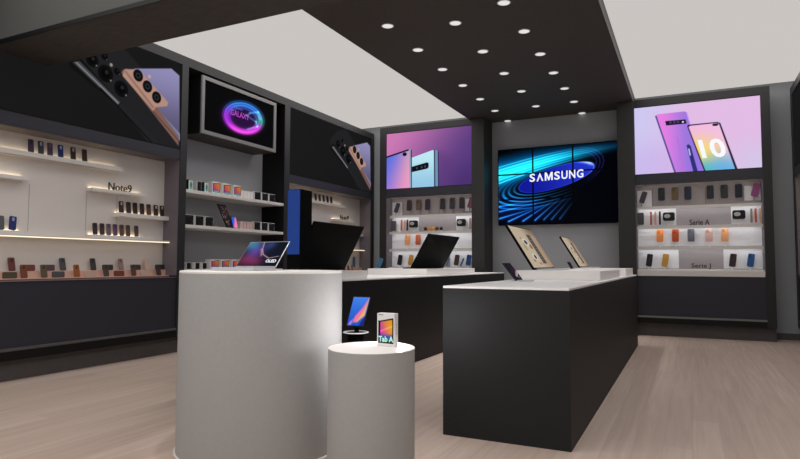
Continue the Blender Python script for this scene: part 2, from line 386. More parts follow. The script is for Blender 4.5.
def poster_lilac(U, V):                     # right cabinet on the back wall
    X = -.69+U*1.63; Z = 2.38+V*1.02; aa = .006
    q = lambda x, y: px_y(620+x/3.822, 80+y/3.822, 9.4)
    P = lambda *a: [q(*p) for p in a]
    img = lerp((206, 200, 240), (226, 188, 228), ss(0, .55, U)); img = lerp((200, 205, 235), (0, 0, 0), np.zeros_like(U))*(.6*ss(.6, 1, U)*ss(.6, 0, V))[..., None]+img*(1-(.6*ss(.6, 1, U)*ss(.6, 0, V))[..., None])
    img = over(img, .35*disc(X, Z, q(120, 330), .45, .35, .8), (196, 160, 230))
    b = poly(X, Z, P((135, 133), (142, 126), (245, 115), (257, 120), (330, 380), (215, 380)), aa)
    img = img*(1-b[..., None]) + lerp((232, 128, 226), (150, 118, 222), ss(-.35, .1, X))*b[..., None]
    img = over(img, seg(X, Z, q(136, 134), q(214, 365), .010, .006), (70, 72, 140))
    img = over(img, seg(X, Z, q(256, 122), q(275, 190), .007, .006), (220, 160, 240))
    img = over(img, poly(X, Z, P((172, 153), (250, 146), (254, 162), (176, 170)), aa), (24, 20, 40))
    for x in (192, 207, 221): img = over(img, disc(X, Z, q(x, 160-(x-172)*.08), .018, .02, .3), (70, 66, 90))
    img = over(img, disc(X, Z, q(240, 156), .014, .014, .3), (220, 220, 240))
    img = over(img, poly(X, Z, P((214, 215), (220, 215), (252, 360), (244, 360)), aa*2), (190, 112, 214))
    img = over(img, poly(X, Z, P((254, 247), (262, 243), (270, 250), (302, 365), (284, 365)), aa), (48, 48, 120))
    img = over(img, seg(X, Z, q(263, 262), q(268, 285), .009, .006), (190, 200, 240))
    b = poly(X, Z, P((256, 172), (262, 167), (372, 156), (384, 160), (460, 365), (330, 370)), aa)
    img = over(img, b, (34, 30, 60))
    b = poly(X, Z, P((262, 176), (268, 171), (370, 160), (379, 164), (450, 365), (336, 370)), aa)
    g = lerp((240, 175, 222), (244, 200, 226), U)
    c = q(300, 300); g = g*(1-.95*disc(X, Z, c, .26, .26, .9)[..., None])+np.array((246, 226, 90))*.95*disc(X, Z, c, .26, .26, .9)[..., None]
    c = q(385, 350); m_ = .95*disc(X, Z, c, .30, .22, .8); g = g*(1-m_[..., None])+np.array((96, 176, 226))*m_[..., None]
    c = q(320, 345); m_ = .7*disc(X, Z, c, .10, .10, .9); g = g*(1-m_[..., None])+np.array((70, 190, 190))*m_[..., None]
    img = img*(1-b[..., None]) + g*b[..., None]
    img = over(img, poly(X, Z, P((352, 167), (358, 163), (373, 162), (377, 167), (372, 171), (357, 172)), aa), (20, 20, 30))
    return img

# ------------------------------------------------------------------ wall cabinets
def cabinet(name, label, loc, rz, W, pl, pr, pic_fn, pic_res, top_z, kind):
    """local x: width, local y: into the wall, opening pl..W-pr, front face at y=0"""
    t = thing(name, label, 'display cabinet', loc, rz)
    x0, x1 = pl, W-pr; D = .41; nb = .24
    m = MB()
    if pl: m.box((0, 0, .19), (x0, D, 3.5), M['frame'])
    if pr: m.box((x1, 0, .19), (W, D, 3.5), M['frame'])
    m.box((x0, 0, 3.39), (x1, D, 3.5), M['frame'])
    m.build('frame', t)
    boxo('lower_rail', (x0, -.004, .19), (x1, D, .27), M['framedark'], t)
    boxo('sill', (x0, -.012 if kind == 'back' else .0, .27), (x1, .30, .295), M['sill'] if kind == 'back' else M['plinth'], t)
    boxo('lower_panel', (x0, .02, .295), (x1, D, .875), M['panel'], t)
    boxo('middle_rail', (x0, .006, top_z-(.022 if kind == 'back' else 0)), (x1, .012 if kind == 'back' else D, 2.37), M['panel'], t)
    if kind == 'back': boxo('middle_board', (x0, .0121, top_z), (x1, D, 2.37), M['panel'], t)
    lb = boxo('light_box', (x0, .012, 2.37), (x1, D, 3.39), M['framedark'], t)
    picture('picture', x1-x0-.01, 1.0, *pic_res, pic_fn, M['pic'], lb, (x0+.005, .008, 2.38))
    boxo('plinth', (0, .09, 0), (W, D, .19), M['plinth'], t)
    boxo('back_panel', (x0, nb, .875), (x1, D, top_z), M['niche'] if kind != 'back' else M['nichegrey'], t)
    boxo('side_lining', (x1-.008, .012, .90), (x1, nb, top_z), M['reveal'], t); boxo('side_lining', (x0, .012, .90), (x0+.008, nb, top_z), M['reveal'], t)
    boxo('top_lining', (x0+.008, .012, top_z-.008), (x1-.008, nb, top_z), M['revealbrown'] if kind != 'back' else M['niche'], t)
    return t, x0, x1, nb, top_z

def led(t, a, b, m, name='light_strip'): return boxo(name, a, b, m, t)

def side_cabinet_shelves(t, x0, x1, nb):
    # all positions local; ledge front edges reach y = nb - depth
    def ledge(xa, xb, ztop, th, dep, glow=True, m=M['shelf']):
        s = boxo('ledge', (xa, nb-dep, ztop-th), (xb, nb, ztop), m, t, .003)
        if glow: led(t, (xa+.02, nb-.018, ztop), (xb-.02, nb-.001, ztop+.003), M['warm'])
    ledge(x0+.008, 1.99, 2.07, .045, .10)
    led(t, (x0+.03, nb-.085, 2.018), (1.95, nb-.07, 2.0245), M['glare'], 'light_channel')
    ledge(x0+.008, .99, 1.835, .035, .09)
    ledge(1.64, 2.31, 1.815, .032, .09)
    ledge(1.96, x1-.008, 1.585, .045, .09)
    ledge(x0+.008, .98, 1.335, .035, .07)
    ledge(1.65, 2.32, 1.335, .035, .07)
    boxo('ledge', (x0+.008, nb-.11, 1.285), (x1-.008, nb, 1.30), M['shelf'], t)
    led(t, (x0+.01, nb-.112, 1.277), (x1-.01, nb-.085, 1.285), M['warmline'])
    m = MB(); m.box((x0+.008, nb-.115, .881), (x1-.008, nb, .90), M['tray']); m.box((x0+.008, nb-.055, .90), (x1-.008, nb, .965), M['tray'])
    m.build('tray', t)
    boxo('tray_edge', (x0+.008, nb-.12, .881), (x1-.008, nb-.115, .893), M['trayedge'], t)
    boxo('bottom_lining', (x0+.008, .012, .875), (x1-.008, nb, .881), M['reveal'], t)
    # seams of the wall panels
    m = MB()
    for xx in (.55, 1.05, 1.64, 2.0): m.box((xx, nb-.002, 1.34), (xx+.004, nb, 1.78), M['nichegrey'])
    m.build('panel_seam', t)

cabA, ax0, ax1, anb, atz = cabinet('display_cabinet', 'dark wall cabinet at left with phone poster above white ledges', (-5.33, 2.39, 0), R(90), 2.75, .12, .10, poster_dark, (380, 150), 2.25, 'side')
side_cabinet_shelves(cabA, ax0, ax1, anb)
cabC, *_ = cabinet('display_cabinet', 'dark wall cabinet in the far left corner behind the tall blue sign', (-5.33, 7.03, 0), R(90), 2.75, .12, .10, poster_dark, (300, 120), 2.25, 'side')
side_cabinet_shelves(cabC, ax0, ax1, anb)
cabD, *_ = cabinet('display_cabinet', 'dark wall cabinet cut off by the right edge of the photo', (1.325, 9.70, 0), R(-90), 2.75, .12, .10, lambda U, V: poster_dark(U, V), (80, 40), 2.25, 'side')
side_cabinet_shelves(cabD, ax0, ax1, anb)

def back_cabinet(label, X0, pl, pr, fn):
    W = 1.63+pl+pr
    t, x0, x1, nb, tz = cabinet('display_cabinet', label, (X0-pl, 9.4, 0), 0, W, pl, pr, fn, (300, 190), 2.24, 'back')
    c = lambda u: x0+u                                     # u: distance from the left of the opening
    for nm, ua, ub, za, zb in (('tile', .008, .21, 1.91, 2.16), ('tile', .008, .54, 1.62, 1.885), ('tile', 1.25, 1.62, 1.62, 1.885), ('tile', 1.42, 1.62, 1.95, 2.16),
                           ('tile', .008, 1.62, 1.31, 1.585), ('tile', .008, .56, .985, 1.27), ('tile', 1.14, 1.62, .985, 1.27)):
        boxo('tile', (c(ua), nb-.004, za), (c(ub), nb+.01, zb), M['tile'], t)
    for z, d in ((1.905, .10), (1.61, .12), (1.30, .12), (.975, .15)):
        boxo('shelf', (c(.008), nb-d, z-.022), (c(1.622), nb, z), M['shelf'], t, .002)
        if z > 1:
            boxo('shelf_lip', (c(.008), nb-d, z-.042), (c(1.622), nb-d+.004, z-.022), M['shelf'], t)
            led(t, (c(.03), nb-d+.006, z-.028), (c(1.60), nb-d+.022, z-.0221), M['cool'])
    led(t, (c(.03), .03, 2.224), (c(1.60), .05, 2.230), M['coolwarm'])
    boxo('bottom_ledge', (c(.008), .012, .875), (c(1.622), nb, .953), M['shelf'], t)
    m = MB()
    for u in (.22, .93): m.box((c(u), nb-.003, 1.91), (c(u+.006), nb, 2.17), M['revealbrown'])
    m.build('panel_seam', t)
    return t
cabL = back_cabinet('dark back wall cabinet with a purple phone poster over white lit shelves', -4.87, .13, 0, poster_purple)
cabR = back_cabinet('dark back wall cabinet with a lilac poster reading 10 over white shelves', -.69, 0, .11, poster_lilac)
# the figures on the lilac poster
def on_poster_text():
    lb = [c for c in cabR.children if c.name.startswith('light_box')][0]
    a = px_y(620+305/3.822, 80+303/3.822, 9.4); b_ = px_y(620+402/3.822, 80+292/3.822, 9.4); top = px_y(620+345/3.822, 80+222/3.822, 9.4)
    o = text('figures', '10', .3, M['txtw'], (a[0]+.69+.0, .004, a[1]+.01), parent=lb, ext=.0015, bold=.008, fit=b_[0]-a[0], hfit=top[1]-a[1]-.02)
    sh = Matrix.Shear('XZ', 4, (-.0, 0)) if False else None
    for v in o.data.vertices: v.co.x += .035-v.co.z*.22
on_poster_text()

# columns and video wall
def column(x0, x1, label):
    t = thing('column', label, 'column', ((x0+x1)/2, 9.6, 0)); w_ = (x1-x0)/2
    boxo('shaft', (-w_, -.24, .14), (w_, .225, 3.488), M['column'], t, .004)
    boxo('foot', (-w_, -.235, 0), (w_, .225, .14), M['plinth'], t)
column(-3.24, -3.02, 'charcoal column left of the big video screen')
column(-.93, -.692, 'charcoal column right of the big video screen')

def video(U, V):
    X = -2.90+U*1.94; Z = 1.69+V*1.30
    # work in a flat picture space: a 500 across, b 345 up
    a = U*500; b = V*345; img = np.zeros(U.shape+(3,)) + np.array((1, 2, 8))
    # broad swoosh of light over the top left
    mid = 228+a*.19+12*np.sin(a/500*PI); wd = 62-a*.095
    sw = np.exp(-((b-mid)/wd)**2)*(.25+.75*ss(540, 120, a))
    img = add(img, sw*1.1, (0, 125, 205)); img = add(img, np.exp(-((b-mid+2)/(wd*.5))**2)*ss(560, 60, a), (30, 130, 90))
    for k, o_ in enumerate((-38, -24, -8, 8, 22, 36)):
        l = np.exp(-((b-mid-o_*(1-a/900))/(2.6))**2)*ss(520, 80, a)*(.5 if k % 2 else .8)
        img = add(img, l, (60, 190, 160))
    img = img*(1-.8*(ss(40, 70, b-mid-wd*.55))[..., None])
    # rings round the emblem
    th = R(15); cx, cy = 250, 203
    dx, dy = a-cx, b-cy
    xr = dx*math.cos(th)+dy*math.sin(th); yr = -dx*math.sin(th)+dy*math.cos(th)
    s = np.hypot(xr/162, yr/46); inside = ss(1.02, .98, s)
    below = ss(30, -30, yr)
    for k, (sx, g) in enumerate(((1.14, .8), (1.29, .9), (1.45, 1), (1.63, .9), (1.82, .6))):
        q = np.hypot((xr+k*2)/(162*(1+(sx-1)*.95)), (yr+3*k)/(46*(1+(sx-1)*1.25)))
        ring = np.exp(-((q-1)/.028)**2)
        f = ss(110, -190, xr)*(.25+.75*below)
        img = add(img, ring*f*g, (30, 150, 225))
    q = np.hypot((xr)/(205), (yr-20)/(96))
    for s_ in (.86, .93, 1.0): img = add(img, np.exp(-((q-s_)/.012)**2)*ss(60, 190, xr)*.4, (60, 60, 190))
    # fan of rays at the lower left
    q = lambda x, y: ((x-73)/500*500*1.0, (438-y)*1.0)
    for i, (p0, p1, g) in enumerate((((0, 352), (158, 334), .8), ((0, 376), (165, 346), .9), ((0, 408), (170, 362), 1), ((47, 420), (200, 352), 1), ((110, 420), (238, 336), .9),
                                ((162, 418), (266, 328), .8), ((200, 416), (292, 324), .6), ((232, 416), (312, 324), .5), ((266, 415), (328, 334), .4))):
        A = (p0[0], 438-p0[1]); B = (p1[0], 438-p1[1])
        ex, ey = B[0]-A[0], B[1]-A[1]; t = np.clip(((a-A[0])*ex+(b-A[1])*ey)/(ex*ex+ey*ey), 0, 1)
        d = np.hypot(a-A[0]-ex*t, b-A[1]-ey*t)
        img = add(img, np.exp(-(d/(3.4-2.2*t))**2)*g*(1-.75*t), (50, 150, 235)); img = add(img, np.exp(-(d/9)**2)*g*.35*(1-.7*t), (10, 60, 170))
    img = add(img, ss(.9, 0, np.hypot((a-60)/260, (b-80)/110))*.35, (0, 30, 110))
    # emblem
    g = lerp((16, 24, 150), (34, 52, 196), ss(-160, 160, xr))
    img = img*(1-inside[..., None]) + g*inside[..., None]
    img = add(img, np.exp(-((s-1)/.02)**2)*(.4+.6*ss(-40, 160, xr)), (60, 80, 200))
    img = add(img, np.exp(-((s-.97)/.06)**2)*ss(90, 160, xr)*ss(-5, 20, yr), (150, 170, 220))
    return img
vw = thing('video_wall', 'video wall of nine joined screens showing the blue oval SAMSUNG emblem', 'video wall', (-2.90, 9.75, 1.69))
W_, H_ = 1.94, 1.30
boxo('mount', (.15, .03, .15), (W_-.15, .075, H_-.15), M['framedark'], vw)
cx = [0, .60, 1.25, 1.94]; cz = [0, .435, .86, 1.30]
for i in range(3):
    for j in range(3):
        s = boxo('screen_panel', (cx[i]+.001, 0, cz[j]+.001), (cx[i+1]-.001, .03, cz[j+1]-.001), M['lidblack'], vw)
        u0, u1, v0, v1 = (cx[i]+.013)/W_, (cx[i+1]-.013)/W_, (cz[j]+.012)/H_, (cz[j+1]-.012)/H_
        picture('screen_picture', (u1-u0)*W_, (v1-v0)*H_, 110, 80, lambda U, V, a=u0, b=u1, c=v0, d=v1: video(a+U*(b-a), c+V*(d-c)), M['pic'], s, (u0*W_, -.002, v0*H_))
# the word SAMSUNG, its A being a plain peaked stroke pair (a turned V)
vx = .545
for ch, wl in (('S', .092), ('V', .112), ('M', .130), ('S', .092), ('U', .098), ('N', .098), ('G', .102)):
    if ch == 'M':
        k_ = .026; hh = .135; pts = [(0, 0), (k_, 0), (k_, .085), (wl*.5-.008, 0), (wl*.5+.008, 0), (wl-k_, .085), (wl-k_, 0), (wl, 0), (wl, hh), (wl-k_-.004, hh), (wl*.5, .05), (k_+.004, hh), (0, hh)]
        tx = MB().prism(pts, -.001, .001, M['txtw']).build('letter', vw); tx.location = (vx, -.004, .70+vx*.03)
    else: tx = text('letter', ch, .2, M['txtw'], (vx, -.004, .70+vx*.03), parent=vw, ext=.001, bold=.004, fit=wl, hfit=.135)
    if ch == 'V':
        for v in tx.data.vertices: v.co.x = wl-v.co.x; v.co.z = .135-v.co.z
    for v in tx.data.vertices: v.co.z += v.co.x*.045
    vx += wl+.024

# ------------------------------------------------------------------ open shelving between the left cabinets
sh = thing('shelf_unit', 'open grey niche with white shelves between the two left wall cabinets', 'shelves', (-5.33, 5.14, 0), R(90))
boxo('header', (.001, 0, 3.39), (1.889, .41, 3.5), M['frame'], sh)
boxo('back_board', (.001, .405, .14), (1.889, .418, 3.39), M['lightwall'], sh)
boxo('side_board', (1.879, .0, .14), (1.889, .405, 3.39), M['framedark'], sh)
boxo('base_board', (.001, .09, 0), (1.889, .418, .14), M['plinth'], sh)
boxo('base_cupboard', (.002, .05, .14), (1.878, .405, .70), M['panel'], sh)
for z in (1.92, 1.50, .965):
    boxo('shelf', (.003, .0, z-.04), (1.878, .404, z), M['gshelf'], sh, .003)

def tvpic(U, V):
    a = (U-.545)/.285; b = (V-.50-.22*(U-.545))/.335; img = np.zeros(U.shape+(3,))+np.array((5, 5, 7))
    r = np.hypot(a, b+.0); th = np.arctan2(b, a)
    top = ss(-.2, .8, np.sin(th)); rt = ss(.3, 1, np.cos(th))*ss(.8, -.2, np.abs(np.sin(th)))
    col = lerp((190, 40, 200), (40, 130, 220), top); col = col*(1-rt[..., None])+np.array((30, 190, 130))*rt[..., None]
    lowb = ss(.2, 1, -np.sin(th)); col = col*(1-.55*lowb[..., None])+np.array((250, 90, 220))*.55*lowb[..., None]
    lf = ss(.5, 1, -np.cos(th)); col = col*(1-.5*lf[..., None])+np.array((110, 40, 190))*.5*lf[..., None]
    for (r0, wd, g) in ((.95, .05, .62), (.82, .06, .42), (1.06, .03, .35), (.68, .05, .3), (.86, .22, .6)):
        rr = np.hypot(a+.10*(1-r0), b+.12*(1-r0)*2)
        img = add(img, np.exp(-((rr-r0)/wd)**2)*g, 1.0)*1.0 if False else img + (np.exp(-((rr-r0)/wd)**2)*g)[..., None]*col
    img = add(img, np.exp(-(r/.85)**4)*.7, (50, 14, 80))
    # the looping stroke crossing on the right
    for (p, q_) in (((.30, .38), (.72, .55)), ((.30, .38), (.12, .18)), ((.12, .18), (.62, -.12)), ((.62, -.12), (.70, -.42)), ((.70, -.42), (.2, -.68)), ((.72, .55), (.86, .1))):
        ex, ey = q_[0]-p[0], q_[1]-p[1]; t = np.clip(((a-p[0])*ex+(b-p[1])*ey)/(ex*ex+ey*ey), 0, 1)
        d = np.hypot(a-p[0]-ex*t, b-p[1]-ey*t); img = add(img, np.exp(-(d/.06)**2)*.4, (70, 190, 210))
    return img
tv = thing('framed_screen', 'grey framed screen with a glowing Galaxy ring above the open shelves', 'screen', (-5.33, 5.35, 2.635), R(90))
boxo('housing', (0, .012, 0), (1.45, .402, .72), M['framedark'], tv)
boxo('underside', (.0, .012, -.004), (1.45, .402, 0), M['beam'], tv)
m = MB(); f = .046
m.box((0, -.012, 0), (1.45, .012, f), M['silver']); m.box((0, -.012, .72-f), (1.45, .012, .72), M['silver'])
m.box((0, -.012, f), (f, .012, .72-f), M['silver']); m.box((1.45-f, -.012, f), (1.45, .012, .72-f), M['silver']); m.build('frame', tv)
pc = picture('picture', 1.45-2*f, .72-2*f, 240, 130, tvpic, M['pic'], tv, (f, .004, f))
text('lettering', 'GALAXY', .1, emis('lettering_magenta', (190, 80, 200), 1), (.52, .002, .345), parent=tv, ext=.0008, fit=.36, hfit=.075)
text('lettering', 'SAMSUNG', .03, emis('lettering_violet', (110, 90, 190), 1), (.545, .002, .445), parent=tv, ext=.0008, fit=.20, hfit=.026)

# ------------------------------------------------------------------ things in the left cabinets
def cab_place(o, cab, lx, ly, z):
    o.matrix_world = cab.matrix_world @ Matrix.Translation((lx, ly, z))
bpy.context.view_layer.update()
def phone(name, label, cat, group, wd, ht, col, lean=6, th=.010, cam_=None, cab=None, at=None, rz=None, roll=0, screen=None, fac=None):
    """upright handset leaning back a little; its bottom edge on z of `at`"""
    rot = Matrix.Rotation(R(roll), 4, 'Y') if roll else Matrix()
    mx = Matrix.Rotation(R(-lean), 4, 'X') @ rot
    m = MB(); m.prism(rrect(wd, ht, min(wd, ht)*.18, 3), -th, 0, cm(col), cm(screen) if screen else None)
    lift = 0
    mz = min((mx @ v.co).z for v in m.bm.verts); mx = Matrix.Translation((0, 0, -mz)) @ mx
    o = m.build(name, None, mx); tag(o, label, cat, group)
    if cam_:
        k = MB(); k.prism(rrect(wd*.34, ht*.26, wd*.1, 2, 0, ht*.66), -th-.003, -th, cm(cam_)); k.build('camera_module', o, mx)
    if cab is not None: o.matrix_world = cab.matrix_world @ Matrix.Translation(at)
    else: o.location = at; o.rotation_euler = (0, 0, rz or 0)
    return o
def lean_y(nb, ht, lean, th=.01): return nb-math.sin(R(lean))*ht-.014
ords = ['first', 'second', 'third', 'fourth', 'fifth', 'sixth', 'seventh', 'eighth', 'ninth', 'tenth']
YA = 2.39
nb = anb
# top ledge: six
cols = [(88, 74, 96), (78, 80, 92), (100, 78, 98), (48, 62, 120), (72, 60, 58), (80, 66, 60)]
nam = ['plum coloured', 'slate grey', 'mauve', 'blue', 'dark brown', 'brown']
cams = [(60, 50, 60), (190, 200, 220), (130, 100, 120), (190, 210, 240), (200, 190, 180), (60, 50, 48)]
where = ['leftmost on the highest ledge of the left cabinet', 'second from left on the highest ledge of the left cabinet', 'between slate grey and blue phones on the highest left ledge',
         'the only blue one on the highest ledge', 'with a pale dot, on the highest ledge right of the blue phone', 'rightmost on the highest ledge of the left cabinet']
for i, Y in enumerate((3.42, 3.515, 3.605, 3.713, 3.845, 3.97)):
    phone('mobile_phone', '%s phone, %s' % (nam[i], where[i]), 'phone', 'phones on the highest ledge of the left cabinet', .052, .132, cols[i], cam_=cams[i], cab=cabA, at=(Y-YA, nb-.035, 2.071))
# right ledge: seven
cols = [(66, 50, 50), (62, 48, 46), (58, 46, 44), (62, 48, 48), (92, 68, 66), (62, 50, 48), (54, 44, 44)]
for i, Y in enumerate((4.425, 4.518, 4.604, 4.697, 4.79, 4.89, 4.98)):
    phone('mobile_phone', 'dark brown phone, %s of seven on the ledge right below Note9' % (ords[i]+' from left' if i < 6 else 'rightmost') if i != 4 else 'reddish brown phone, palest of seven on the ledge below Note9', 'phone',
          'phones on the ledge right below the Note9 lettering', .054, .128, cols[i], cam_=(190, 180, 175) if i in (0, 5, 6) else (40, 32, 32), cab=cabA, at=(Y-YA, nb-.033, 1.586))
# lower right ledge: seven
cols = [(66, 54, 58), (74, 60, 62), (112, 96, 104), (106, 78, 104), (96, 78, 70), (92, 76, 66), (90, 76, 70)]
nam = ['charcoal', 'dark brown', 'pinkish grey', 'violet', 'tan brown', 'olive brown', 'greyish brown']
for i, Y in enumerate((4.117, 4.20, 4.278, 4.357, 4.44, 4.52, 4.63)):
    phone('mobile_phone', '%s phone, %s of seven on the low right ledge' % (nam[i], ords[i]+' from left' if i < 6 else 'rightmost'), 'phone',
          'phones on the low right ledge of the left cabinet', .05, .122, cols[i], cam_=tuple(int(c*.7) for c in cols[i]), cab=cabA, at=(Y-YA, nb-.032, 1.336))
phone('mobile_phone', 'grey phone cut by the left photo edge, on the low left ledge', 'phone', 'phones on the low left ledge of the left cabinet', .055, .128, (92, 96, 98), cab=cabA, at=(3.18-YA, nb-.033, 1.336))
phone('mobile_phone', 'blue phone tilted a little, on the low left ledge of the left cabinet', 'phone', 'phones on the low left ledge of the left cabinet', .062, .128, (44, 58, 112), cam_=(150, 160, 200), roll=6, cab=cabA, at=(3.275-YA, nb-.036, 1.336))
t_ = text('shelf_lettering', 'Note9', .12, M['letter'], (0, 0, 0), ext=.006, bold=0, fit=.29, hfit=.085)
tag(t_, 'dark standing Note9 lettering on a short ledge of the left cabinet', 'sign'); cab_place(t_, cabA, 4.25-YA, nb-.045, 1.8155)

# tray: upright and sideways handsets on two steps
back, front = [], []
TR = [  # px x, row ('b' back step / 'f' front), vertical?, colour, words
 (12, 'b', 1, (104, 62, 58), 'reddish brown phone standing, leftmost on the back step of the left tray'),
 (9.8, 'f', 0, (88, 80, 62), 'olive phone on its side, leftmost on the front step of the left tray'),
 (28, 'b', 0, (122, 66, 58), 'rust red phone on its side on the back step of the left tray'),
 (24.4, 'f', 1, (120, 68, 50), 'orange brown phone standing below the rust red sideways one'),
 (48, 'b', 0, (96, 76, 84), 'purplish grey phone on its side on the back step of the tray'),
 (44.5, 'f', 1, (96, 82, 64), 'olive brown phone standing below the purplish grey sideways one'),
 (63, 'b', 1, (80, 78, 82), 'grey phone standing on the back step above a grey sideways one'),
 (58.3, 'f', 0, (86, 84, 86), 'grey phone on its side on the front step, foot of the grey pair'),
 (77.3, 'f', 1, (150, 88, 50), 'amber phone standing alone on the front step of the tray'),
 (93.4, 'b', 1, (66, 62, 62), 'charcoal phone standing on the back step above a clear case'),
 (90.6, 'f', 0, (206, 176, 162), 'clear pinkish case on its side below the charcoal standing phone'),
 (107.5, 'b', 0, (70, 60, 58), 'dark brown phone on its side, on the back step right of the charcoal phone'),
 (106.6, 'f', 1, (74, 66, 62), 'dark grey phone standing on the front step left of a brick red one'),
 (121.2, 'b', 1, (150, 122, 116), 'pale grey brown phone standing above the brick red sideways phone'),
 (119.1, 'f', 0, (122, 70, 58), 'brick red phone on its side on the front step of the tray'),
 (135.6, 'b', 0, (72, 60, 58), 'dark phone on its side on the back step, right of the pale one'),
 (134, 'f', 1, (88, 66, 60), 'brown phone standing on the front step right of the brick red one'),
 (147, 'b', 1, (208, 178, 166), 'clear case standing on the back step near the right end of the tray'),
 (145, 'f', 0, (210, 178, 164), 'clear case lying on its side on the front step near the right end'),
 (159.5, 'b', 0, (58, 50, 50), 'black phone on its side, rightmost on the back step of the tray'),
 (159, 'f', 1, (70, 60, 58), 'dark brown phone standing, rightmost on the front step of the tray')]
for (x, row, vert, c, lab) in TR:
    ly = nb-.046 if row == 'b' else nb-.104; z = .9655 if row == 'b' else .9005
    Y = hit_x(x, 268, -5.33-ly).y
    cl = c[0] > 190
    wd, ht = (.058, .125) if vert else (.125, .058)
    phone('phone_case' if cl else 'mobile_phone', lab, 'phone case' if cl else 'phone', 'phones on the tray of the left cabinet', wd, ht, c, lean=13 if vert else 5, cam_=None if cl else tuple(int(v*.65) for v in c) if vert else None, cab=cabA, at=(Y-YA, ly, z))

# far corner cabinet: only what shows
YC = 7.03
for i, Y in enumerate((8.15, 8.27, 8.39, 8.51, 8.63)):
    phone('mobile_phone', 'small dark phone, %s of five, top ledge of the far corner cabinet' % (['leftmost', 'second from left', 'middle one', 'fourth from left', 'rightmost'][i]), 'phone',
          'phones on the top ledge of the corner cabinet', .052, .125, ((76, 70, 78), (84, 84, 90), (88, 78, 92), (60, 68, 104), (78, 66, 62))[i], cab=cabC, at=(Y-YC, nb-.033, 2.071))
t_ = text('shelf_lettering', 'Note9', .12, M['letter'], (0, 0, 0), ext=.006, bold=0, fit=.29, hfit=.085)
tag(t_, 'small dark Note9 lettering in the far left corner cabinet above the black screen', 'sign'); cab_place(t_, cabC, 8.90-YC, nb-.045, 1.8155)
for i, (x, col, lab) in enumerate(((344.5, (150, 92, 62), 'rust phone standing at the tray edge beside the big black screen'), (348.5, (96, 72, 62), 'brown phone in the corner cabinet tray, second from the black screen'),
                              (352.5, (160, 120, 96), 'tan phone in the corner cabinet tray below the blue phone'))):
    Y = hit_x(x, 266, -5.33-(nb-.10)).y
    phone('mobile_phone', lab, 'phone', 'phones on the tray of the corner cabinet', .05, .105, col, lean=12, cab=cabC, at=(Y-YC, nb-.104, .9005))

# ------------------------------------------------------------------ boxes on the open shelves
def carton(name, lab, cat, group, Y, z, dx, dy, h, front, side, xf=-5.40, top=None):
    """front faces +X; footprint Y..Y+dy, x xf-dx..xf"""
    t = thing(name, lab, cat, (xf, Y, z), 0, group)
    m = MB(); m.box((-dx, 0, 0), (0, dy, h), side, .002); m.build('carton', t)
    if callable(front): picture('print', dy-.01, h-.01, 40, 50, front, M['print'], t, (0, 0, 0), Matrix.Translation((.0012, .005, .005)) @ Matrix.Rotation(R(90), 4, 'Z'))
    elif front is not None: boxo('print', (0, .004, .004), (.0012, dy-.004, h-.004), front, t)
    return t
def tabprint(U, V):
    img = np.zeros(U.shape+(3,))+np.array((236, 232, 232))
    a = poly(U, V, [(.04, .16), (.96, .14), (.98, .96), (.04, .86)], .02); img = over(img, a, (40, 26, 40))
    b = poly(U, V, [(.14, .16), (.92, .14), (.93, .91), (.14, .82)], .02)
    g = lerp((226, 70, 150), (250, 160, 50), ss(.25, .95, U*.6+V*.55)); g = g*(1-.6*ss(.42, .2, V)[..., None])+np.array((90, 90, 220))*.6*ss(.42, .2, V)[..., None]
    img = img*(1-b[..., None])+g*b[..., None]
    return over(img, poly(U, V, [(.2, .08), (.85, .08), (.85, .24), (.2, .26)], .03), (110, 190, 190))
def blackprint(U, V):
    img = np.zeros(U.shape+(3,))+np.array((16, 16, 18))
    rr = np.hypot((U-.55)/.35, (V-.35)/.25); img = add(img, np.exp(-((rr-1)/.12)**2)*.35*ss(.1, .9, U), (120, 130, 140))
    return over(img, poly(U, V, [(.15, .86), (.6, .86), (.6, .92), (.15, .92)], .02), (90, 90, 92))
def tealprint(U, V):
    img = np.zeros(U.shape+(3,))+np.array((228, 230, 230))
    g = lerp((60, 160, 170), (150, 200, 120), V)
    m_ = disc(U, V, (.55, .5), .32, .42, .3); img = img*(1-m_[..., None])+g*m_[..., None]
    return over(img, disc(U, V, (.6, .55), .12, .2, .4), (40, 60, 120))
def Yat(x, z, X=-5.40): return hit_x(x, 229, X).y   # x across -> position along the shelf (nearly independent of height)
for z, nm in ((1.9205, 'top shelf'), (.9655, 'bottom shelf')):
    for i, (x, kind) in enumerate(((191.5, 'teal'), (200.5, 'black'), (206.0, 'teal'))):
        Y = Yat(x, z)-.06 if i else 5.24
        Y = (5.24, 5.38, 5.50)[i]
        lw_ = ['leftmost', 'second from left', 'third from left'][i]
        if nm == 'bottom shelf': kind = 'black'
        carton('phone_carton', '%s small phone box, %s on the %s, open niche' % ('teal printed' if kind == 'teal' else 'black', lw_, nm), 'box', 'small phone boxes at the left of the open %s' % nm,
               Y, z, .055, .075, .13 if nm == 'top shelf' else .085, tealprint if kind == 'teal' else blackprint, M['boxwhite'] if kind == 'black' else M['boxblack'])
    for i, Y in enumerate((5.64, 5.83, 6.03)):
        carton('tablet_carton', 'white tablet box with pink picture, %s of three on the %s' % (['left one', 'middle one', 'right one'][i], nm), 'box', 'tablet boxes with pink picture on the open %s' % nm,
               Y, z, .09, .15, .16 if nm == 'top shelf' else .125, tabprint, M['boxwhite'])
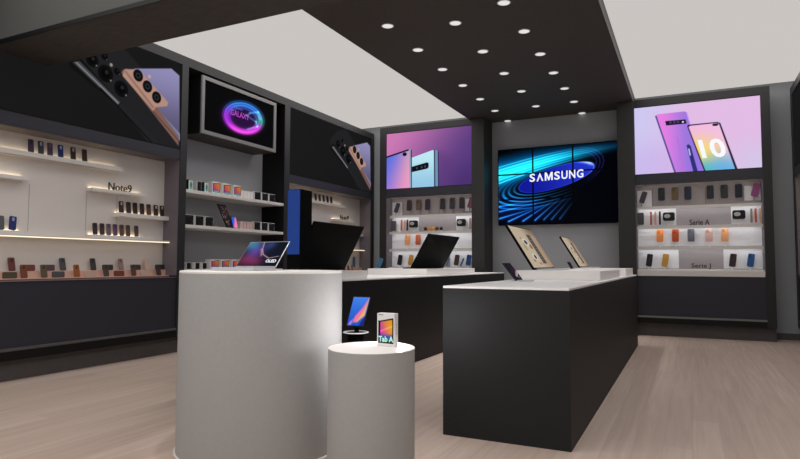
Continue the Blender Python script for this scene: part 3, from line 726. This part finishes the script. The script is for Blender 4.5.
for z, nm, wcol in ((1.9205, 'top shelf', 'white'), (1.5005, 'middle shelf', 'pinkish white')):
    m_ = M['boxwhite'] if nm == 'top shelf' else cm((216, 186, 184))
    for i in range(4):
        carton('slim_carton', 'plain %s slim box, %s in the plain row on the %s' % (wcol, ['leftmost', 'second', 'third', 'rightmost'][i], nm), 'box', 'plain slim boxes on the %s' % nm,
               6.175+i*.064, z, .12, .056, .105, None, m_)
    for i in range(3):
        carton('phone_carton', 'black phone box, %s of three at the right end of the %s' % (['left one', 'middle one', 'right one'][i], nm), 'box', 'black phone boxes at the right end of the %s' % nm,
               6.45+i*.16, z, .035, .135, .12, blackprint, M['boxwhite'])
for i in range(3):
    carton('phone_carton', 'black phone box, %s of three at the left end of the middle shelf' % ['left one', 'middle one', 'right one'][i], 'box', 'black phone boxes at the left end of the middle shelf',
           5.20+i*.165, 1.5005, .035, .14, .125, blackprint, M['boxwhite'])
phone('mobile_phone', 'small white phone leaning right of the left black boxes on the middle shelf', 'phone', None, .05, .10, (205, 200, 205), lean=8, roll=-18, at=(-5.44, 5.71, 1.5005), rz=R(90), screen=(120, 60, 60))
# dotted dark board leaning, and the small pink tablet before it
def dots(U, V):
    img = np.zeros(U.shape+(3,))+np.array((62, 48, 52)); rn = np.random.RandomState(3)
    for k in range(26):
        c = rn.rand(2)*.9+.05; img = over(img, disc(U, V, c, .05, .03, .4), (190, 180, 190) if k % 3 else (180, 110, 90))
    return img
def screen_thing(name, lab, cat, P0, P1, lean, L, th, pic, res, body, casem, group=None, stand=None, printed=False):
    """flat display: bottom edge P0->P1 (as seen from the front), leaning back by `lean` degrees, length L up the slope"""
    P0 = Vector(P0); P1 = Vector(P1); w_ = (P1-P0).length; rz = math.atan2(P1.y-P0.y, P1.x-P0.x)
    t = thing(name, lab, cat, P0, rz, group)
    mx = Matrix.Translation((0, 0, th*math.sin(R(lean))+.0005)) @ Matrix.Rotation(R(-lean), 4, 'X')
    m = MB(); m.box((0, 0, 0), (w_, th, L), casem, min(.004, th*.3)); m.build('body', t, mx)
    if pic is not None:
        e = .012 if w_ > .3 else .006
        picture('screen', w_-2*e, L-2*e, *res, pic, M['print'] if printed else M['pic'], t, (0, 0, 0), mx @ Matrix.Translation((e, -.0015, e)))
    return t
screen_thing('display_board', 'dark brown board with pale dots leaning on the middle shelf', 'board', (-5.42, 5.94, 1.502), (-5.42, 6.09, 1.502), 0, .30, .012, dots, (40, 60), None, M['framedark'], printed=True)
bd = SC.objects['display_board']
for ch in bd.children:                                     # sheared to the left like a fanned sheet
    for v in ch.data.vertices: v.co.x -= v.co.z*.62
    ch.data.update()
def pinkblue(U, V):
    return lerp((40, 90, 210), (240, 120, 170), ss(.35, .75, U*.7+(1-V)*.5))
screen_thing('small_tablet', 'small tablet with pink and blue picture before the dotted board', 'tablet', (-5.36, 5.99, 1.502), (-5.36, 6.09, 1.502), 0, .15, .008, pinkblue, (20, 30), None, M['framedark'])
bd = bpy.context.scene.objects['small_tablet']
for ch in bd.children:
    for v in ch.data.vertices: v.co.x -= v.co.z*.35
    ch.data.update()

# ------------------------------------------------------------------ back wall cabinets' contents
def bphone(side, px, pyb, z, wd, ht, col, lab, lean=5, roll=0, cam_=None, kind='phone', group=None, stand=True, th=.012, Y=None, screen=None):
    Yp = Y or 9.58
    X = hit_y(px, pyb, Yp).x
    nm = {'phone': 'mobile_phone', 'case': 'phone_case', 'slim': 'slim_phone', 'watch': 'wearable_box'}[kind]
    rot = Matrix.Rotation(R(roll), 4, 'Y'); mx = Matrix.Rotation(R(-lean), 4, 'X') @ rot
    hz = z[1]-z[0]
    m = MB(); m.prism(rrect(wd, ht, min(wd, ht)*(.2 if kind != 'slim' else .3), 3), -th, 0, cm(col), cm(screen) if screen else None)
    mz = min((mx @ v.co).z for v in m.bm.verts)
    mx = Matrix.Translation((0, 0, -mz+hz)) @ mx
    o = m.build(nm, None, mx); tag(o, lab, {'phone': 'phone', 'case': 'phone case', 'slim': 'phone', 'watch': 'box'}[kind], group)
    if cam_:
        k = MB(); k.prism(rrect(wd*.34, ht*.25, wd*.1, 2, -wd*.18, ht*.68), -th-.003, -th, cm(cam_)); k.build('camera_module', o, mx)
    if hz > .004:
        s = MB(); s.box((-wd*.1, -.002, 0), (wd*.1, .004, hz+.01), M['nichegrey'] if z[0] > 1.9 else M['tile']); s.build('stand', o)
    o.location = (X, Yp, z[0])
    return o
def fill(side, xs, y):
    pass
L1, L2, L3, L4 = 1.9055, 1.6105, 1.3005, .9755
dk = (44, 42, 50)
cabs = {
 'right': dict(r1=[(641.3, 'tilt', (56, 54, 62)), (661.6, 'p', (40, 42, 50)), (675.2, 'p', (104, 88, 64)), (688.1, 'p', (38, 44, 62)), (710.4, 'p', (42, 42, 50)), (724.6, 'p', (50, 52, 56)), (739, 'p', (34, 36, 52)), (754.2, 'pink', (150, 78, 130))],
              r2=[(640.8, 'p', (74, 76, 80)), (651.2, 's', (176, 84, 66)), (655.6, 's', (206, 160, 150)), (660, 's', (60, 58, 64)), (669, 'w', (30, 30, 34)), (739, 'w', (30, 30, 30)), (751.6, 's', (140, 136, 132)), (756, 's', (196, 96, 70)), (760.8, 's', (206, 170, 150))],
              r3=[(660.1, 'p', (240, 150, 80)), (675.6, 'p', (186, 84, 46)), (691.2, 'p', (106, 106, 118)), (709.3, 'p', (222, 180, 170)), (725, 'p', (240, 172, 120))],
              r4=[(648.6, 'p', (38, 38, 46)), (664.5, 'g', (120, 90, 60)), (732, 'p', (58, 44, 46)), (750, 'p', (44, 86, 140))]),
 'left': dict(r1=[(395.6, 'tilt', (56, 54, 62)), (409.2, 'p', (58, 50, 54)), (418.5, 'p', (108, 88, 74)), (427.5, 'p', (54, 48, 66)), (442.5, 'p', (48, 44, 54)), (452, 'p', (56, 52, 62)), (461.8, 'p', (44, 42, 52)), (469.6, 'pink', (120, 70, 96))],
              r2=[(393.4, 'p', (84, 84, 86)), (401.5, 's', (196, 120, 100)), (404.6, 's', (222, 176, 160)), (407.4, 's', (66, 60, 66)), (413.9, 'w', (40, 36, 40)), (461.6, 'w', (40, 38, 36)), (470.0, 's', (170, 140, 124)), (473.2, 's', (170, 80, 74))],
              r3=[(407.3, 'p', (236, 158, 110)), (418, 'p', (190, 96, 60))],
              r4=[(399.2, 'p', (42, 40, 46)), (410, 'g', (112, 90, 64)), (446.6, 's', (76, 100, 140)), (456, 'p', (72, 50, 50)), (460.7, 's', (78, 100, 136)), (468, 'p', (46, 74, 122))])}
cname = {(56, 54, 62): 'dark tilted'}
def hue(c):
    r, g, b = c
    if max(c)-min(c) < 14: return 'black' if max(c) < 60 else 'dark grey' if max(c) < 100 else 'grey'
    if b > r and b > g: return 'navy' if b < 75 else 'blue' if b > 110 and r < 90 else 'bluish grey'
    if r > 225 and g > 140: return 'bright orange' if b < 110 else 'peach'
    if r > 215: return 'pale pink'
    if r > 200: return 'cream pink'
    if r > 160 and g < 110 and b < 90: return 'rust orange'
    if r > 165 and g > 120: return 'tan'
    if r < 80: return 'dark brown'
    if abs(r-g) < 25: return 'khaki brown'
    return 'brown'
rown = {'r1': 'top shelf', 'r2': 'second shelf', 'r3': 'third shelf', 'r4': 'bottom shelf'}
zz = {'r1': L1, 'r2': L2, 'r3': L3, 'r4': L4}
used = {}
for side, rows in cabs.items():
    for rn, items in rows.items():
        n = len(items)
        for i, (x, k, c) in enumerate(items):
            pos = 'leftmost' if i == 0 else 'rightmost' if i == n-1 else ords[i]+' from left'
            place = '%s on the %s under the %s poster' % (pos, rown[rn], 'lilac' if side == 'right' else 'purple')
            z = zz[rn]; yb = {'r1': 203, 'r2': 224, 'r3': 244, 'r4': 266}[rn]
            grp = 'phones on the %s, back wall cabinet with the %s poster' % (rown[rn], 'lilac' if side == 'right' else 'purple')
            if k == 'p' and rn == 'r1': bphone(side, x, yb, (z, z+.125-.04), .092, .195, c, '%s phone, %s' % (hue(c), place), group=grp, cam_=tuple(int(v*.7) for v in c))
            elif k == 'p' and rn == 'r2': bphone(side, x, yb, (z, z+.025), .09, .185, c, '%s phone, %s' % (hue(c), place), group=grp)
            elif k == 'p' and rn == 'r3': bphone(side, x, yb, (z, z+.075), .092, .185, c, '%s phone, %s' % (hue(c), place), group=grp, cam_=tuple(int(v*.8) for v in c))
            elif k in 'pg' and rn == 'r4': bphone(side, x, yb, (z, z+.035), .082, .185, c, '%s phone, %s' % ('gold screened' if k == 'g' else hue(c), place), group=grp, roll=8, cam_=None if k == 'g' else tuple(int(v*.7) for v in c), screen=(190, 140, 60) if k == 'g' else None)
            elif k == 'tilt': bphone(side, x, yb, (z, z+.05), .075, .18, c, 'dark tilted phone, %s' % place, group=grp, roll=18, Y=9.55, screen=(70, 66, 76))
            elif k == 'pink': bphone(side, x, yb, (z, z+.085), .09, .19, (60, 50, 66), 'tilted pink screened phone, %s' % place, group=grp, roll=14, screen=c)
            elif k == 's': bphone(side, x, yb, (z, z+.02), .026, .20 if rn == 'r2' else .15, c, 'slim %s phone, %s' % (hue(c), place), kind='slim', group=grp, roll=0 if rn == 'r2' else 22, th=.02)
            elif k == 'w': bphone(side, x, yb, (z, z+.075), .16, .125, c, 'black gadget box, %s' % place, kind='watch', group=grp, lean=2, th=.03)
# pale oval on the gadget boxes
for o in [o for o in SC.objects if o.name.startswith('wearable_box')]:
    m = MB(); i = m._m(cm((190, 190, 186)))
    pts = [(-.02+.042*math.cos(2*PI*k/20), .145+.03*math.sin(2*PI*k/20)) for k in range(20)]
    m.prism(pts, -.042, -.034, cm((190, 190, 186))); m.build('oval_badge', o)
def series(txt, x0, x1, yb, z, side, lab):
    a = hit_y(x0, yb, 9.56).x; b_ = hit_y(x1, yb, 9.56).x
    o = text('shelf_lettering', txt, .1, M['letter'], (a, 9.56, z), ext=.006, bold=.002, fit=b_-a, hfit=.085); tag(o, lab, 'sign')
series('Serie A', 689.5, 710, 230, L2, 0, 'dark Serie A lettering on the second shelf of the lilac poster cabinet')
series('Serie J', 691.5, 711, 271, L4, 0, 'dark Serie J lettering on the bottom shelf of the lilac poster cabinet')
# coloured earbud cases on the left cabinet
for i, (x, c, lab) in enumerate(((425.6, (70, 52, 44), 'brown rounded earbud case, leftmost above the slanted black screen'), (429.2, (236, 160, 40), 'yellow earbud case, left one of the yellow pair above the slanted black screen'),
                             (433.2, (240, 168, 44), 'yellow earbud case, right one of the yellow pair above the slanted black screen'), (437.2, (96, 72, 56), 'brown earbud case right of the yellow pair'),
                             (441.3, (56, 54, 64), 'dark grey earbud case, rightmost above the slanted black screen'))):
    Xp = hit_y(x, 236, 9.54).x
    t = thing('earbud_case', lab, 'earbud case', (Xp, 9.535, L2), 0, 'earbud cases in the purple poster cabinet')
    s = MB(); s.box((-.018, -.012, 0), (.018, .012, .012), M['acrylic'], .002); s.build('stand', t)
    s = MB(); s.lathe([(0, .012), (.022, .014), (.03, .03), (.03, .055), (.022, .072), (0, .076)], cm(c), 20); s.build('case', t)

# ------------------------------------------------------------------ counters
def counter(label, x0, x1, y0, y1, z, front):
    t = thing('display_counter', label, 'counter', ((x0+x1)/2, (y0+y1)/2, 0)); a, b_ = (x1-x0)/2, (y1-y0)/2
    boxo('body', (-a, -b_, 0), (a, b_, z-.014), front, t)
    boxo('counter_top', (-a, -b_, z-.014), (a, b_, z), M['white'], t, .002)
    return t
counter('long black counter with white top at the right, nearer of the two', -1.379, -.61, 3.436, 8.27, .91, M['counterfront'])
counter('long black counter with white top behind the round displays', -3.60, -2.63, 3.44, 9.15, .908, M['black'])
def riser(x0, x1, y0, y1, z0, z1, lab):
    t = boxo('display_riser', (x0, y0, z0), (x1, y1, z1), M['white'], None, .004); tag(t, lab, 'riser', 'white risers on the counters')
riser(-1.372, -.655, 5.10, 6.62, .9105, .990, 'white riser block on the right counter, nearer one')
riser(-1.372, -.655, 7.32, 8.24, .9105, .994, 'white riser block on the right counter, farther one')
riser(-3.56, -2.70, 3.62, 4.84, .9085, .980, 'white riser block on the left counter, nearer one beside the drum')
riser(-3.56, -2.76, 6.38, 8.10, .9085, .982, 'white riser block on the left counter, farther one under a black screen')

def shop_page(U, V):
    img = lerp((208, 190, 166), (182, 154, 126), ss(.4, 1, U)); img = img*(1-.25*ss(.75, 1, V)[..., None]*ss(.3, .9, U)[..., None])
    img = over(img, poly(U, V, [(.58, .10), (.76, .10), (.76, .84), (.58, .84)], .01), (92, 84, 78))
    rn = np.random.RandomState(5)
    for k in range(9): img = over(img, disc(U, V, (.67, .2+.07*k), .03, .012, .5), (150, 140, 128))
    for (x, y, rx, ry, c) in ((.34, .62, .10, .09, (238, 232, 222)), (.34, .62, .06, .055, (60, 60, 74)), (.36, .26, .10, .08, (236, 230, 220)), (.37, .26, .05, .055, (50, 66, 74)),
                          (.47, .52, .05, .06, (150, 104, 84)), (.2, .5, .05, .09, (176, 168, 120)), (.25, .17, .05, .03, (180, 120, 96)), (.45, .1, .08, .03, (200, 140, 110)), (.22, .72, .02, .02, (90, 80, 90))):
        img = over(img, disc(U, V, (x, y), rx, ry, .25), c)
    return img*.88
def monitor(lab, X0, Y0, Y1, z, dX, dZ, pic, toward, name='display_screen', th=.02, group=None):
    """screen whose bottom edge runs along Y at X0; top is displaced by dX; toward=+1 shows to +X, -1 shows to -X"""
    L = math.hypot(dX, dZ); lean = math.degrees(math.atan2(abs(dX), dZ))
    if toward > 0: P0, P1 = (X0, Y0, z), (X0, Y1, z)
    else: P0, P1 = (X0, Y1, z), (X0, Y0, z)
    t = screen_thing(name, lab, 'screen', P0, P1, lean, L, th, pic, (150, 90), None, M['lidblack'], group)
    w_ = Y1-Y0
    m = MB(); m.box((w_*.12, -.16, .0), (w_*.88, .03, .012), M['lidblack'] if toward < 0 else M['alu'], .003); m.build('base', t)
    return t
monitor('slanted screen with beige page and dark strip on the right counter, nearer one', -1.205, 5.13, 6.0, .992, -.245, .395, shop_page, 1, group=None)
monitor('slanted screen with beige page and dark strip on the right counter, farther one', -1.20, 7.50, 8.22, .997, -.235, .385, shop_page, 1, group=None)
monitor('black back of a slanted screen on the farther riser of the left counter', -3.0, 6.42, 7.45, .9835, .235, .41, lambda U, V: np.zeros(U.shape+(3,))+np.array((40, 40, 60)), -1)
monitor('large black back of a slanted screen beside the tall blue sign', -2.945, 3.99, 4.80, .982, .215, .40, lambda U, V: np.zeros(U.shape+(3,))+np.array((40, 40, 60)), -1)
# tall sign
ts = thing('sign_tower', 'tall slim black sign box with a plain blue front, standing on the left counter', 'sign tower', (-2.857, 3.815, .981))
boxo('body', (0, 0, 0), (.122, .16, .65), M['lidblack'], ts, .002)
boxo('blue_panel', (.002, -.003, .135), (.118, 0, .646), M['bluepanel'], ts)

# small handsets on the counters
def darkscreen(U, V):
    img = lerp((30, 34, 52), (62, 44, 66), U); img = over(img, .7*disc(U, V, (.55, .35), .3, .35, .8), (96, 40, 60))
    return over(img, poly(U, V, [(.6, .10), (.85, .10), (.85, .17), (.6, .17)], .02), (150, 160, 200))*.7
def stand_phone(lab, P0, P1, lean, L, pic, base=True, th=.009, name='smartphone_on_stand'):
    t = screen_thing(name, lab, 'phone', P0, P1, lean, L, th, pic, (30, 50), None, M['framedark'])
    w_ = (Vector(P1)-Vector(P0)).length
    m = MB(); m.box((w_*.1, -.10 if base else -.03, 0), (w_*.9, .045, .006), M['alu'], .002); m.build('base', t)
    m = MB(); m.box((w_*.4, .02, .0), (w_*.6, .028, L*.45), M['acrylic'], .001); m.build('prop', t)
    return t
p0 = hit_x(516.2, 281.2, -1.15)
pb = onz = None
def hit_z(x, y, z): d = ray(x, y); return Vector((0, 0, H)) + d*((z-H)/d.z)
a = hit_z(516.2, 281.0, .911)
a = Vector((-1.22, 4.50, .9115))
a = hit_y(516.2, 281, 4.55); a.z = .9118
stand_phone('dark phone propped on a silver stand at the front of the right counter', a, a+Vector((0, .21, 0)), 38, .175, darkscreen)
a = Vector((-1.21, 7.05, .9118)); a.x = hit_y(571.7, 269.2, 6.45).x; a.y = 6.45; a.z = .9918
stand_phone('small dark phone on the right counter left of the farther beige screen', a, a+Vector((0, .13, 0)), 30, .085, darkscreen, base=False)
def bluescreen(U, V): return lerp((40, 80, 130), (90, 140, 170), V)
for (x, yb, Y, lab, zt) in ((422-0.0, 0, 0, '', 0),)[:0]: pass
a = hit_y(376.5, 268, 6.5); a.z = .9838
a = Vector((hit_y(378.0, 268, 6.60).x, 6.60, .9838))
t_ = phone('mobile_phone', 'small blue phone leaning right, alone at the left end of the farther left riser', 'phone', None, .05, .13, (70, 110, 140), lean=10, roll=20, at=a, screen=(60, 110, 150))
a = Vector((hit_y(357.0, 268, 4.72).x, 4.72, .9815)); a = Vector((-2.82, 4.72, .9815))
a = hit_y(356.5, 268, 4.70); a.z = .9815
if a.x > -2.72: a.x = -2.73
YB2 = hit_x(357.5, 266, -5.33-(nb-.155)).y
phone('mobile_phone', 'blue phone leaning right in the tray of the far left corner cabinet', 'phone', None, .07, .20, (58, 96, 128), lean=10, roll=18, cab=cabC, at=(YB2-YC+.04, nb-.052, .966), screen=(66, 112, 150))

# ------------------------------------------------------------------ round displays
dr = thing('round_display_drum', 'large round light grey drum display with white top and a laptop', 'display drum', (-2.256, 2.784, 0))
m = MB(); m.lathe([(0, 0), (.462, 0), (.464, .006), (.464, .991)], M['drum'], 128); m.build('body', dr)
m = MB(); m.lathe([(.464, .991), (.464, .999), (.460, 1.004), (0, 1.004)], M['drumtop'], 128, smooth=False); m.build('top', dr)
m = MB(); m.lathe([(.464, 0), (.474, 0), (.474, .006), (.464, .008)], M['shelf'], 128); m.build('base_ring', dr)
pd = thing('round_pedestal', 'small round light grey pedestal holding the Tab A box', 'pedestal', (-1.46, 2.665, 0))
m = MB(); m.lathe([(0, 0), (.218, 0), (.220, .006), (.220, .619)], M['drum'], 96); m.build('body', pd)
m = MB(); m.lathe([(.220, .619), (.220, .621), (.219, .622), (0, .622)], M['drumtop'], 96, smooth=False); m.build('top', pd)
# ring stand and floating tablet
rs = thing('ring_stand', 'slim black post topped by a white ring below the small tablet', 'stand', (-1.99, 3.416, 0))
m = MB(); m.lathe([(0, 0), (.07, 0), (.07, .02), (.055, .024), (.055, .585), (0, .585)], M['lidblack'], 40); m.build('post', rs)
m = MB(); m.lathe([(.071, .590), (.071, .594), (.078, .596), (.085, .594), (.085, .590), (.078, .588), (.071, .590)], M['ringwhite'], 56); m.build('ring', rs)
m = MB(); m.lathe([(0, .585), (.0705, .585), (.0705, .592), (0, .592)], M['lidblack'], 40); m.build('plate', rs)
m = MB(); m.box((-.012, .0, .592), (.012, .02, .625), M['lidblack']); m.build('peg', rs)
def tabscreen(U, V):
    img = lerp((30, 80, 190), (70, 130, 235), V)
    m_ = poly(U, V, [(.30, .10), (.62, .14), (.92, .62), (.98, .98), (.70, .62), (.36, .32)], .05); img = over(img, m_, (240, 120, 160))
    m_ = poly(U, V, [(.50, .10), (.95, .35), (.98, .95), (.86, .60), (.60, .22)], .05); img = over(img, m_, (236, 176, 120))
    img = over(img, poly(U, V, [(.72, 0), (1, 0), (1, .40), (.9, .25)], .04), (24, 40, 120))
    img = over(img, poly(U, V, [(.06, .0), (.24, .02), (.30, .24), (.12, .12)], .05), (190, 130, 220))
    return img
P0 = hit_y(346, 325.5, 3.41); w_ = .136
screen_thing('small_tablet', 'tablet with blue and pink screen hovering over the white ring stand', 'tablet', (P0.x, 3.41, .6255), (P0.x+w_, 3.41, .6255), 26, .215, .008, tabscreen, (50, 80), None, M['framedark'])
# Tab A carton
def tabA(U, V):
    img = np.zeros(U.shape+(3,))+np.array((236, 233, 234))
    img = over(img, poly(U, V, [(.05, .955), (.35, .955), (.35, .975), (.05, .975)], .008), (120, 118, 120))
    img = over(img, poly(U, V, [(.06, .80), (.12, .775), (.93, .87), (.95, .84), (.95, .07), (.06, .09)], .012), (20, 18, 24))
    b_ = poly(U, V, [(.18, .745), (.88, .82), (.88, .14), (.18, .16)], .012)
    g = lerp((216, 60, 190), (250, 170, 40), ss(.2, .85, U*.7+V*.4)); g = g*(1-ss(.42, .26, V)[..., None])+np.array((60, 90, 200))*ss(.42, .26, V)[..., None]
    g = g*(1-ss(.30, .14, V)[..., None]*.9)+np.array((30, 150, 110))*.9*ss(.30, .14, V)[..., None]
    g = g+ (np.exp(-((V-.40-.25*U)/.03)**2)*40)[..., None]
    img = img*(1-b_[..., None])+g*b_[..., None]
    return img
ta = thing('tablet_carton', 'white Tab A box with a pink tablet picture on the small pedestal', 'box', (-1.461, 2.725, .6225))
boxo('carton', (0, 0, 0), (.102, .04, .168), M['boxwhite'], ta, .0015)
picture('print', .098, .164, 90, 140, tabA, M['print'], ta, (.002, -.001, .002))
text('lettering', 'Tab A', .03, cm((190, 245, 225), .5, emit=(190, 245, 225), es=.15), (.010, -.002, .022), parent=ta, ext=.0005, bold=.0009, fit=.085, hfit=.030)
m = MB()
for k in range(5): m.box((.1016, .018, .06+k*.012), (.1024, .022, .066+k*.012), cm((60, 60, 62)))
m.build('side_print', ta)
# laptop on the drum
def oled(U, V):
    img = lerp((24, 18, 34), (12, 20, 34), U)
    def blob(c, rx, ry, col, g):
        d = np.hypot((U-c[0])/rx, (V-c[1])/ry); return (np.exp(-d*d)*g)[..., None]*np.array(col, float)
    img = img+blob((.05, .95), .30, .30, (50, 140, 150), .75)+blob((.30, .60), .22, .3, (90, 55, 160), .6)+blob((.12, .25), .30, .25, (130, 34, 50), .6)
    img = img+blob((.45, .15), .2, .2, (120, 30, 50), .5)+blob((.60, .9), .12, .2, (40, 60, 110), .6)
    for (p, q_, wd) in (((.36, 1.0), (.41, .70), .010), ((.41, .70), (.50, .48), .014), ((.50, .48), (.70, .32), .012), ((.70, .32), (.93, .40), .010), ((.38, .7), (.48, .40), .006)):
        img = over(img, .8*seg(U, V, p, q_, wd, .035), (170, 110, 124))
        img = over(img, seg(U, V, (p[0]+.02, p[1]), (q_[0]+.02, q_[1]), wd*.35, .012), (250, 225, 220))
    return img
lp = thing('laptop', 'open laptop with dark colourful OLED screen on the large drum', 'laptop', (-2.452, 2.765, 1.0045))
W_ = .30
mx = Matrix.Rotation(R(-41), 4, 'X')
m = MB(); m.box((0, 0, .004), (W_, .006, .205), M['alu'], .002); lid = m.build('lid', lp, Matrix.Translation((0, 0, .019)) @ mx)
picture('screen', W_-.008, .193, 110, 80, oled, M['pic'], lid, (0, 0, 0), Matrix.Translation((0, 0, .019)) @ mx @ Matrix.Translation((.004, -.0012, .008)))
tx = text('lettering', 'OLED', .03, M['txtw'], (0, 0, 0), parent=lid, ext=.0003, bold=.0008, fit=.075, hfit=.024, rx=90)
tx.data.transform(Matrix.Translation((0, 0, .019)) @ mx @ Matrix.Translation((.205, -.002, .035)))
boxo('base', (0, -.20, 0), (W_, .004, .018), M['alu'], lp, .003)
m = MB()
for j in range(4):
    for i in range(12): m.box((.02+i*.0218, -.10+j*.02, .018), (.037+i*.0218, -.085+j*.02, .0195), M['keys'])
m.build('keyboard', lp)
boxo('touchpad', (.10, -.185, .018), (.20, -.12, .0185), M['keys'], lp)
